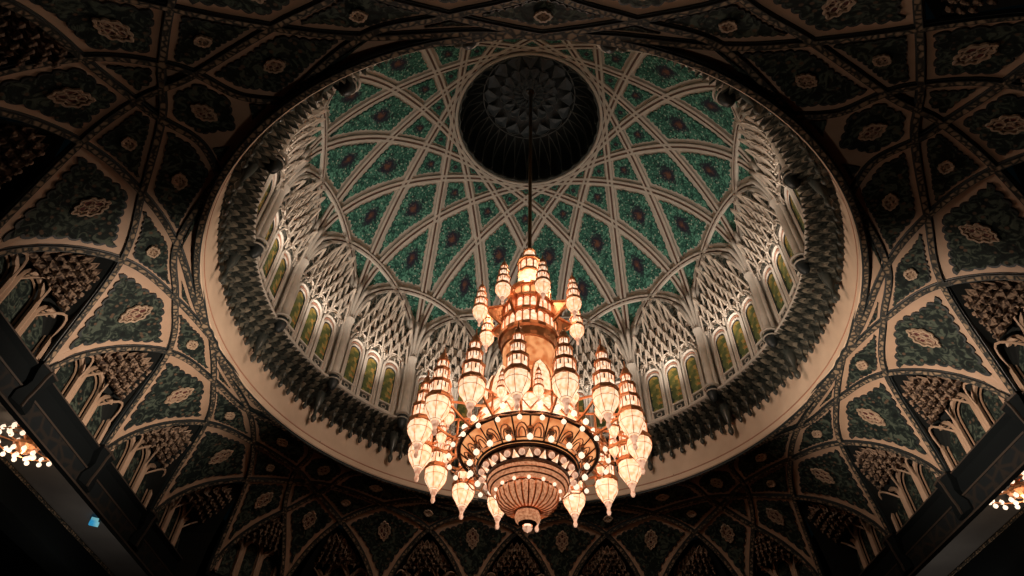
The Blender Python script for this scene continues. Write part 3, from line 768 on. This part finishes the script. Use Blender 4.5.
# ------------------------------------------------------------------ beams of the square bay
for k in range(4):
    b = tag(empty('trim_%d' % (k+3), P(0, 0, 1.03)), 'dark carved beam along the %s side of the domed bay' % ('right', 'far', 'left', 'near')[k], kind='structure')
    mb = MB(); L = 1.55
    def strip(x0, h0, x1, h1, m): mb.add([P(x0, -L, h0), P(x0, L, h0), P(x1, L, h1), P(x1, -L, h1)], [(0, 1, 2, 3)], m)
    strip(1.46, 1.17, 1.385, 1.172, 0); strip(1.385, 1.172, 1.385, 1.167, 2); strip(1.385, 1.167, 1.40, 1.155, 0); strip(1.40, 1.155, 1.402, 1.105, 0)
    strip(1.402, 1.105, 1.394, 1.100, 0); strip(1.394, 1.100, 1.397, 1.096, 2); strip(1.398, 1.095, 1.402, 1.045, 1); strip(1.402, 1.045, 1.394, 1.037, 0); strip(1.394, 1.038, 1.394, 1.032, 2)
    strip(1.394, 1.032, 1.41, 1.03, 0); strip(1.41, 1.03, 1.41, 1.16, 0); strip(1.41, 1.16, 1.46, 1.16, 0); strip(1.46, 1.16, 1.46, 1.55, 0)
    o = put('beam_face', mb.build('beam_face', ['beamplain', 'beam', 'beamline']), b, (0, 0, -b.location.z), radians(90*k))
    for t in (-1.05, -.63, -.21, .21, .63, 1.05):
        mb = MB(); prof = [(1.405, 1.045, .035), (1.394, 1.05, .04), (1.392, 1.075, .042), (1.386, 1.10, .028), (1.382, 1.12, .024), (1.378, 1.15, .034), (1.372, 1.168, .04), (1.374, 1.178, .04), (1.41, 1.18, .04)]
        v = []; f = []
        for x, h, wd in prof: v += [P(x, t-wd, h), P(x-.006, t, h), P(x, t+wd, h), P(1.41, t+wd*1.05, h), P(1.41, t-wd*1.05, h)]
        for i in range(len(prof)-1):
            for j in range(5): f.append((i*5+j, i*5+(j+1) % 5, (i+1)*5+(j+1) % 5, (i+1)*5+j))
        f += [(0, 1, 2, 3, 4), tuple(len(prof)*5-5+j for j in range(5))]
        mb.add(v, f, 0)
        v, f = tube([P(x-.008, t, h) for x, h, wd in prof[1:-1]], .05, 5); mb.add(v, f, 1)
        v, f = tube([P(1.371, t-.04, 1.172), P(1.366, t, 1.172), P(1.371, t+.04, 1.172)], .05, 5); mb.add(v, f, 1)
        put('bracket', mb.build('bracket', ['beamplain', 'beamline']), b, (0, 0, -b.location.z), radians(90*k))
# aisle ceilings beyond the side beams
for k in range(4):
    mb = MB(); L = 3.2
    v, f = box(1.46*S, 1.93*S, -L*S, L*S, 1.30*S+EYE, 1.33*S+EYE); mb.add(v, f, 0)
    v, f = box(1.93*S, 2.05*S, -L*S, L*S, 1.18*S+EYE, 1.33*S+EYE); mb.add(v, f, 1)
    v, f = box(1.925*S, 1.932*S, -L*S, L*S, 1.285*S+EYE, 1.295*S+EYE); mb.add(v, f, 2)
    v, f = box(2.05*S, 3.2*S, -L*S, L*S, 1.33*S+EYE, 1.35*S+EYE); mb.add(v, f, 1)
    if k in (1, 3): continue
    tag(put('ceiling', mb.build('ceiling', ['aisle', 'beamplain', 'ribdark']), None, (0, 0, 0), radians(90*k)), 'grey aisle ceiling beyond the %s beam' % ('right', '', 'left')[k], kind='structure')
mb = MB()
for h in (1.235, 1.262):
    v, f = box(-2.4*S, -1.98*S, .86*S, .90*S, h*S+EYE, (h+.010)*S+EYE); mb.add(v, f, 0)
tag(put('trim_7', mb.build('trim_7', ['ribedge'])), 'double moulding strip in the left aisle', kind='structure')

# ------------------------------------------------------------------ main chandelier
CX, CY = .009, 0.0
CB = P(CX, CY, .838)
ch = tag(empty('chandelier', CB), 'huge tiered crystal and gilt chandelier hanging from the centre of the dome', 'chandelier')
def H(h): return (h-.838)*S           # local z
def part(name, mb_or_me, mats=None, parent=ch, loc=(0, 0, 0), rz=0, smooth=False):
    me = mb_or_me.build(name, mats, smooth) if isinstance(mb_or_me, MB) else mb_or_me
    return put(name, me, parent, loc, rz)
v, f = tube([(0, 0, H(2.04)), (0, 0, H(2.7)), (0, 0, H(3.39))], .095, 8)
part('rod', mesh('rod', v, f, ['rod']))
v, f, fm = lathe([(.22, H(3.395)), (.2, H(3.38)), (.12, H(3.365)), (.10, H(3.35))], 12); part('ceiling_rose', mesh('ceiling_rose', v, f, ['rod']))
def lat(prof, n, mats, fl=None, ph=0):
    v, f, fm = lathe([(max(r*S, .003), z) for r, z in prof], n, None, fl, ph); mb = MB(); mb.add(v, f, 0); return mb.build('m', mats, False)
# lantern prototype meshes (scale 1 = lower ring)
def lantern_meshes(k):
    """k scales the lantern; z=0 at bowl centre; returns name->mesh"""
    R = .0365*S*k; z = lambda q: q*S*k
    out = {}
    def L8(name, prof, mat, n=8, sm=False):
        v, f, fm = lathe([(max(r*R, .004), z(h)) for r, h in prof], n, None, None, pi/8); out[name] = mesh(name, v, f, [mat], smooth=sm)
    L8('glass_bowl', [(.28, -.040), (.42, -.036), (.62, -.022), (.86, -.008), (.98, .006), (1.0, .018), (.95, .030)], 'bowl', 12)
    L8('glass_drop', [(.0, -.082), (.12, -.080), (.20, -.072), (.14, -.062), (.17, -.056), (.30, -.046), (.34, -.040), (.30, -.037)], 'drop', 8)
    g = MB()
    def gp(prof, n=8): v, f, fm = lathe([(max(r*R, .004), z(h)) for r, h in prof], n, None, None, pi/8); g.add(v, f, 0)
    gp([(.95, .028), (1.08, .031), (1.10, .038), (1.0, .041), (.98, .046), (.80, .049)])
    gp([(.80, .084), (.92, .087), (.94, .093), (.84, .096), (.62, .100)])
    gp([(.58, .132), (.70, .135), (.72, .141), (.60, .144), (.44, .147)])
    gp([(.40, .170), (.52, .172), (.52, .177), (.42, .182), (.34, .194), (.18, .206), (.07, .212), (.05, .228), (.001, .236)])
    for lev, (r0, h0, h1, n_) in enumerate(((.82, .049, .084, 8), (.61, .100, .132, 8), (.43, .147, .170, 6))):
        for i in range(n_):
            a = 2*pi*(i+.5)/n_+pi/8*(n_ == 8)-pi/8
            x, y = r0*R*1.02*cos(a), r0*R*1.02*sin(a); v, f = tube([(x, y, z(h0)), (x, y, z(h1))], R*.045, 4); g.add(v, f, 0)
    # net on the bowl
    for i in range(6):
        a = 2*pi*i/6+pi/8; v, f = tube([(rr*R*1.01*cos(a), rr*R*1.01*sin(a), z(hh)) for hh, rr in ((-.036, .43), (-.022, .62), (-.008, .86), (.006, .98), (.018, 1.0), (.032, 1.0))], R*.025, 4); g.add(v, f, 0)
    for hh, rr in ((-.036, .43), (.006, 1.0)):
        v, f = tube([(rr*R*cos(2*pi*i/12+pi/8), rr*R*sin(2*pi*i/12+pi/8), z(hh)) for i in range(12)], R*.025, 4, True); g.add(v, f, 0)
    out['lantern'] = g.build('lantern', ['gold'])
    d = MB()
    for r0, h0, h1 in ((.78, .047, .086), (.58, .098, .134), (.40, .145, .172)):
        v, f, fm = lathe([(r0*R, z(h0)), (r0*R, z(h1))], 8, None, None, pi/8); d.add(v, f, 0)
        for i in range(8):
            a = 2*pi*(i+.5)/8+pi/8; c = Vector((r0*R*.99*cos(a), r0*R*.99*sin(a), z(h0*.35+h1*.65))); tx = Vector((-sin(a), cos(a), 0)); rr = r0*R*.07; hh = z((h1-h0)*.2)
            o_ = Vector((cos(a), sin(a), 0))*r0*R*.0
            pp_ = [c-tx*rr-Vector((0, 0, hh)), c+tx*rr-Vector((0, 0, hh)), c+tx*rr+Vector((0, 0, hh)), c+Vector((0, 0, hh*1.5)), c-tx*rr+Vector((0, 0, hh))]
            d.add(pp_, [(0, 1, 2, 3, 4)], 1)
    out['glass_drum'] = d.build('glass_drum', ['drum', 'darkmetal'])
    return out
def hang_lantern(ms, az, r, h, rot=0):
    a = radians(az); loc = (r*S*sin(a), r*S*cos(a), H(h))
    o = put('lantern', ms['lantern'], ch, loc, -a)
    for nm in ('glass_bowl', 'glass_drop', 'glass_drum'): put(nm, ms[nm], o)
LM = lantern_meshes(1.0); UM = lantern_meshes(.74); SMm = lantern_meshes(.42)
for i in range(16): hang_lantern(LM, 6.95+22.5*i, .33, 1.085)
for i in range(8): hang_lantern(UM, 31.95+45*i, .18, 1.622)
for i in range(16): hang_lantern(SMm, 18.2+22.5*i, .262, 1.115)
# arms
for i in range(16):
    a = radians(6.95+22.5*i); mb = MB()
    pts = [Vector((r*S*sin(a), r*S*cos(a), H(h))) for r, h in ((.14, 1.19), (.20, 1.165), (.25, 1.15), (.295, 1.132), (.32, 1.126))]
    v, f = tube(pts, .045, 5); mb.add(v, f)
    pts = [Vector((r*S*sin(a), r*S*cos(a), H(h))) for r, h in ((.21, 1.085), (.25, 1.10), (.28, 1.118), (.31, 1.124))]
    v, f = tube(pts, .05, 5); mb.add(v, f)
    pts = [Vector((r*S*sin(a), r*S*cos(a), H(h))) for r, h in ((.22, 1.16), (.22, 1.09))]; v, f = tube(pts, .04, 5); mb.add(v, f)
    part('arm', mb, ['gold'])
for i in range(8):
    a = radians(31.95+45*i); mb = MB()
    pts = [Vector((r*S*sin(a), r*S*cos(a), H(h))) for r, h in ((.09, 1.585), (.12, 1.61), (.15, 1.638), (.175, 1.65))]
    v, f = tube(pts, .075, 5); mb.add(v, f)
    pts = [Vector((r*S*sin(a), r*S*cos(a), H(h))) for r, h in ((.09, 1.69), (.12, 1.675), (.155, 1.66), (.175, 1.655))]
    v, f = tube(pts, .06, 5); mb.add(v, f)
    w_ = [Vector((r*S*sin(a), r*S*cos(a), H(h))) for r, h in ((.09, 1.60), (.16, 1.645), (.16, 1.655), (.09, 1.68))]; mb.add(w_, [(0, 1, 2, 3)])
    part('arm', mb, ['gold'])
# tower
def ring_part(name, prof, mats, segm, n=32, fl=None, smooth=False):
    v, f, fm = lathe([(max(r*S, .004), H(h)) for r, h in prof], n, segm, fl); part(name, mesh(name, v, f, mats, fm, smooth=smooth))
ring_part('top_tower', [(.042, 1.87), (.047, 1.872), (.047, 1.885), (.041, 1.888), (.041, 1.935), (.049, 1.938), (.049, 1.95), (.036, 1.956), (.028, 1.968), (.028, 1.972), (.022, 1.976), (.021, 2.005), (.027, 2.008), (.027, 2.015), (.020, 2.022), (.012, 2.036), (.005, 2.045), (.001, 2.062)],
          ['gold', 'drum'], [0, 0, 0, 1, 0, 0, 0, 0, 0, 0, 1, 0, 0, 0, 0, 0, 0], 10)
ring_part('top_bowl', [(.018, 1.80), (.030, 1.81), (.040, 1.83), (.044, 1.85), (.042, 1.87)], ['bowl'], [0]*4, 12)
ring_part('upper_drum', [(.10, 1.52), (.108, 1.525), (.108, 1.54), (.097, 1.545), (.097, 1.60), (.104, 1.603), (.104, 1.615), (.09, 1.62), (.088, 1.675), (.096, 1.678), (.096, 1.69), (.078, 1.70), (.074, 1.75), (.082, 1.755), (.082, 1.765), (.055, 1.785), (.03, 1.80), (.02, 1.81)],
          ['gold', 'drum', 'orange'], [0, 0, 0, 1, 0, 0, 0, 1, 0, 0, 0, 2, 0, 0, 2, 2, 0], 24)
mb = MB()
for lev, (r, h0, h1, cnt) in enumerate(((.099, 1.545, 1.60, 24), (.0905, 1.62, 1.675, 24), (.077, 1.70, 1.75, 16), (.0425, 1.888, 1.935, 10))):
    if lev == 3: part('gallery_bars', mb, ['gold']); mb = MB()
    for i in range(cnt):
        a = 2*pi*i/cnt; x, y = r*S*cos(a), r*S*sin(a); v, f = tube([(x, y, H(h0)), (x, y, H(h1))], .035, 4); mb.add(v, f)
        # arcade arches
        a2 = 2*pi*(i+1)/cnt; pts = [Vector((r*S*cos(a+(a2-a)*t/4), r*S*sin(a+(a2-a)*t/4), H(h1-.012+.010*sin(pi*t/4)))) for t in range(5)]
        v, f = tube(pts, .025, 4); mb.add(v, f)
part('gallery_bars', mb, ['gold'])
ring_part('middle_bowl', [(.045, 1.335), (.06, 1.34), (.078, 1.38), (.088, 1.43), (.090, 1.48), (.096, 1.485), (.096, 1.50), (.10, 1.52)], ['orange', 'gold'], [0, 0, 0, 0, 1, 1, 1], 24)
# petals round the central body
for i in range(12):
    a = 2*pi*(i+.5)/12; c = Vector((cos(a), sin(a), 0)); t = Vector((-sin(a), cos(a), 0)); mb = MB(); v = []; f = []
    rows_ = [(1.215, 1.0, .135), (1.25, 1.0, .137), (1.30, .9, .132), (1.335, .6, .122), (1.352, .1, .115)]
    for h, w, r in rows_:
        for s in (-1, -.5, 0, .5, 1): v.append(c*((r+.010*(1-s*s))*S)+t*(s*w*.030*S)+Vector((0, 0, H(h))))
    for p_ in range(4):
        for q in range(4): f.append((p_*5+q, p_*5+q+1, p_*5+q+6, p_*5+q+5))
    mb.add(v, f, 0)
    edge = [v[p_*5] for p_ in range(5)]+[v[p_*5+4] for p_ in range(4, -1, -1)]; tv, tf = tube(edge, .045, 4); mb.add(tv, tf, 1)
    part('glass_petal', mb, ['bowl', 'gold'])
ring_part('lower_drum', [(.15, 1.19), (.16, 1.195), (.16, 1.21), (.14, 1.218), (.12, 1.22), (.118, 1.33), (.06, 1.335)], ['gold', 'orange'], [0, 0, 0, 0, 1, 0], 32)
ring_part('lower_skirt', [(.205, 1.09), (.19, 1.12), (.172, 1.15), (.16, 1.19)], ['drum'], [0]*3, 32)
mb = MB()
for i in range(24):
    a = 2*pi*i/24; a2 = 2*pi*(i+1)/24; am = (a+a2)/2
    def q_(r, h, an): return Vector((r*S*cos(an), r*S*sin(an), H(h)))
    v, f = tube([q_(.204, 1.10, a), q_(.178, 1.152, am), q_(.204, 1.10, a2)], .04, 4); mb.add(v, f)
part('skirt_lattice', mb, ['gold'])
# dish: dark ring, orange funnel, triangle frieze, torus, bowl, knob, tip
v, f = tube([(.207*S*cos(2*pi*i/64), .207*S*sin(2*pi*i/64), H(1.083)) for i in range(64)], .085, 8, True); part('dish_ring', mesh('dish_ring', v, f, ['darkmetal'], smooth=True))
ring_part('dish_funnel', [(.205, 1.085), (.195, 1.075), (.17, 1.055), (.148, 1.035), (.143, 1.022)], ['orange'], [0]*4, 48)
mb = MB()
for i in range(24):
    a = 2*pi*i/24
    v, f = tube([Vector((r*S*cos(a), r*S*sin(a), H(h-.003))) for r, h in ((.205, 1.085), (.195, 1.075), (.17, 1.055), (.148, 1.035))], .03, 4); mb.add(v, f)
for r_, h_ in ((.149, 1.032), (.204, 1.082)):
    v, f = tube([Vector((r_*S*cos(2*pi*i/48), r_*S*sin(2*pi*i/48), H(h_))) for i in range(48)], .05, 4, True); mb.add(v, f)
part('funnel_ribs', mb, ['darkmetal'])
mb = MB()
for i in range(24):
    a = 2*pi*(i+.5)/24
    for w_, r0, r1 in ((.80, .160, .030), (.45, .160, .020)):
        pts = []
        for s_ in range(9):
            q = pi*s_/8; rr = r0+r1*sin(q); an = a+pi/24*w_*cos(q); pts.append(Vector((rr*S*cos(an), rr*S*sin(an), H(1.035+(rr-.148)*.80-.004))))
        v, f = tube(pts, .028, 4); mb.add(v, f)
v, f = tube([Vector((.158*S*cos(2*pi*i/48), .158*S*sin(2*pi*i/48), H(1.039))) for i in range(48)], .03, 4, True); mb.add(v, f)
part('funnel_arches', mb, ['bronze'])
mb = MB()
for i in range(28):
    a = 2*pi*i/28
    v, f = tube([Vector((r*S*cos(a)*1.012, r*S*sin(a)*1.012, H(h))) for r, h in ((.0865, .952), (.087, .940), (.081, .922), (.067, .908), (.049, .900), (.036, .898))], .028, 4); mb.add(v, f)
for r, h in ((.087, .952), (.034, .8975)):
    v, f = tube([Vector((r*S*cos(2*pi*i/40), r*S*sin(2*pi*i/40), H(h))) for i in range(40)], .04, 4, True); mb.add(v, f)
part('bowl_ribs', mb, ['gold'])
mb = MB()
for r, h in ((.118, .989), (.1145, .975), (.105, .9625)):
    v, f = tube([Vector((r*S*cos(2*pi*i/48), r*S*sin(2*pi*i/48), H(h))) for i in range(48)], .035, 4, True); mb.add(v, f)
part('torus_bands', mb, ['gold'])
ring_part('triangle_frieze', [(.146, 1.028), (.147, 1.020), (.143, 1.016), (.122, 1.002), (.118, .998)], ['darkmetal', 'bronze'], [0, 0, 1, 0], 48)
w = pi/20*.55; mb = MB()
q_ = lambda r, h, an: Vector((r*S*cos(an), r*S*sin(an), H(h)))
mb.add([q_(.121, .999, -w), q_(.121, .999, w), q_(.141, 1.013, 0), q_(.128, 1.0, 0)], [(0, 3, 2), (3, 1, 2), (0, 1, 3)], 0)
tg = mb.build('triangle_glass', ['drum'])
for i in range(20): put('triangle_glass', tg, ch, (0, 0, 0), 2*pi*i/20)
ring_part('torus_bowl', [(.118, .998), (.1175, .988), (.113, .974), (.104, .962), (.092, .956), (.088, .955)], ['darkmetal', 'bronzeglow'], [0, 1, 1, 1, 1], 64, lambda a: .012*abs(sin(a*20)))
ring_part('lower_bowl', [(.084, .958), (.0865, .952), (.086, .940), (.080, .922), (.066, .908), (.048, .901), (.028, .8985)], ['darkmetal', 'bronzeglow'], [0, 1, 1, 1, 1, 1], 64, lambda a: .025*abs(sin(a*16)))
ring_part('glass_knob', [(.026, .900), (.033, .893), (.036, .884), (.034, .873), (.026, .864), (.014, .858)], ['darkmetal', 'bronzeglow'], [0, 1, 1, 1, 0], 24)
ring_part('glass_tip', [(.005, .885), (.010, .855), (.014, .852), (.011, .845), (.004, .842), (.001, .838)], ['bulb', 'drop'], [0, 1, 1, 1, 1], 12)
# bulbs
def bulb_mesh(r, mat):
    prof = [(.0, -1), (.5, -.85), (.87, -.5), (1, 0), (.87, .5), (.5, .85), (.2, 1.2), (.2, 1.5)]
    v, f, fm = lathe([(max(a*r, .002), z*r) for a, z in prof], 10, [0]*6+[1]); return mesh('bulb', v, f, [mat, 'gold'], fm, smooth=True)
bm1 = bulb_mesh(.105, 'bulb'); bm2 = bulb_mesh(.085, 'bulb'); bm3 = bulb_mesh(.11, 'drop')
for i in range(20):   # balls between the triangles
    a = 2*pi*(i+.5)/20; put('bulb', bm3, ch, (.136*S*cos(a), .136*S*sin(a), H(1.006)))
for i in range(18):   # little lamps hanging in the funnel
    a = 2*pi*(i+.5)/18; put('bulb', bm1, ch, (.172*S*cos(a), .172*S*sin(a), H(1.030)))
for i in range(24):   # round the skirt above the ring
    a = 2*pi*(i+.5)/24; put('bulb', bm1, ch, (.205*S*cos(a), .205*S*sin(a), H(1.118)))
for i in range(24):   # outer festoon
    a = 2*pi*(i+.5)/24; put('bulb', bm2, ch, (.235*S*cos(a), .235*S*sin(a), H(1.05)))
lv, lf, _ = lathe([(.05, 0), (.13, .12), (.10, .26), (.16, .34), (.06, .42)], 8)
hm = mesh('lamp_holder', lv, lf, ['bronze'])
for i in range(18):
    a = 2*pi*(i+.5)/18; put('lamp_holder', hm, ch, (.172*S*cos(a), .172*S*sin(a), H(1.040)))
# ring of tiny lamps between the two lowest bowls
bm4 = bulb_mesh(.06, 'bulb')
for i in range(14):
    a = 2*pi*(i+.5)/14; put('bulb', bm4, ch, (.093*S*cos(a), .093*S*sin(a), H(.953)))
mb = MB()
for i in range(24):
    a = 2*pi*(i+.5)/24; a2 = 2*pi*(i+1.5)/24
    q = lambda r, h, an: Vector((r*S*cos(an), r*S*sin(an), H(h)))
    v, f = tube([q(.207, 1.085, a), q(.225, 1.075, a), q(.235, 1.063, a)], .035, 4); mb.add(v, f)
    v, f = tube([q(.235, 1.066, a), q(.238, 1.056, (a+a2)/2), q(.235, 1.066, a2)], .03, 4); mb.add(v, f)
part('festoon', mb, ['gold'])
# added lights round the lanterns; the spots are aimed to brighten band and drum
for i in range(8):
    a = radians(8+45*i)
    light('chandelier_fill', 'SPOT', P(CX+.26*sin(a), CY+.26*cos(a), 1.60), 480, PALE_WARM, .3, P(sin(a), cos(a), 1.68), 120)
for i in range(8):
    a = radians(16.7+45*i)
    light('chandelier_fill', 'POINT', P(CX+.225*sin(a), CY+.225*cos(a), 1.24), 6, WARM, .3)
for i in range(4):
    a = radians(8+90*i)
    light('chandelier_fill', 'POINT', P(CX+.12*sin(a), CY+.12*cos(a), 1.80), 60, WARM, .3)

# ------------------------------------------------------------------ small chandeliers in the aisles and a blue lamp
def small_chandelier(x, y, h, label):
    e = tag(empty('chandelier', P(x, y, h)), label, 'chandelier')
    mb = MB(); v, f = tube([(0, 0, .2), (0, 0, (1.30-h)*S)], .04, 6); mb.add(v, f)
    lv, lf, _ = lathe([(.02, -.2), (.2, -.1), (.45, .1), (.5, .2), (.3, .35), (.12, .6), (.1, 1.2)], 12); mb.add(lv, lf)
    for r, z in ((1.2, .25), (.85, .6), (.5, .95)):
        v, f = tube([(r*cos(2*pi*i/20), r*sin(2*pi*i/20), z) for i in range(20)], .035, 4, True); mb.add(v, f)
        for i in range(5): a = 2*pi*i/5; v, f = tube([(0, 0, z-.05), (r*cos(a), r*sin(a), z)], .03, 4); mb.add(v, f)
    put('frame', mb.build('frame', ['gold']), e)
    bm = bulb_mesh(.095, 'bulb')
    for r, z, c in ((1.2, .30, 16), (1.2, .06, 16), (.85, .65, 12), (.5, 1.0, 8), (.45, -.14, 7)):
        for i in range(c): a = 2*pi*(i+.3*z)/c; put('bulb', bm, e, (r*cos(a), r*sin(a), z))
    light('aisle_fill', 'POINT', P(x, y, h)+Vector((0, 0, -1.6)), 170, WARM, .3)  # added below the chandelier to brighten the grey ceiling
    light('aisle_fill', 'POINT', P(x, y+.65, h-.25), 150, PALE_WARM, .3)  # added farther along the aisle, with no fixture of its own
small_chandelier(-1.728, 0.294, 1.225, 'small gilt chandelier glowing below the left beam')
small_chandelier(1.776, 0.395, 1.235, 'small gilt chandelier glowing at the right edge below the right beam')
mb = MB()
v, f = box(-.16, .16, -.42, -.02, -.1, 0); mb.add(v, f, 0); v, f = box(-.2, .22, .0, .30, -.12, 0); mb.add(v, f, 0)
o = put('light_panel', mb.build('light_panel', ['blue']), None, P(-1.777, 0.925, 1.285), .5)
tag(o, 'small blue lit panel on the grey ceiling beside the left beam', 'light')
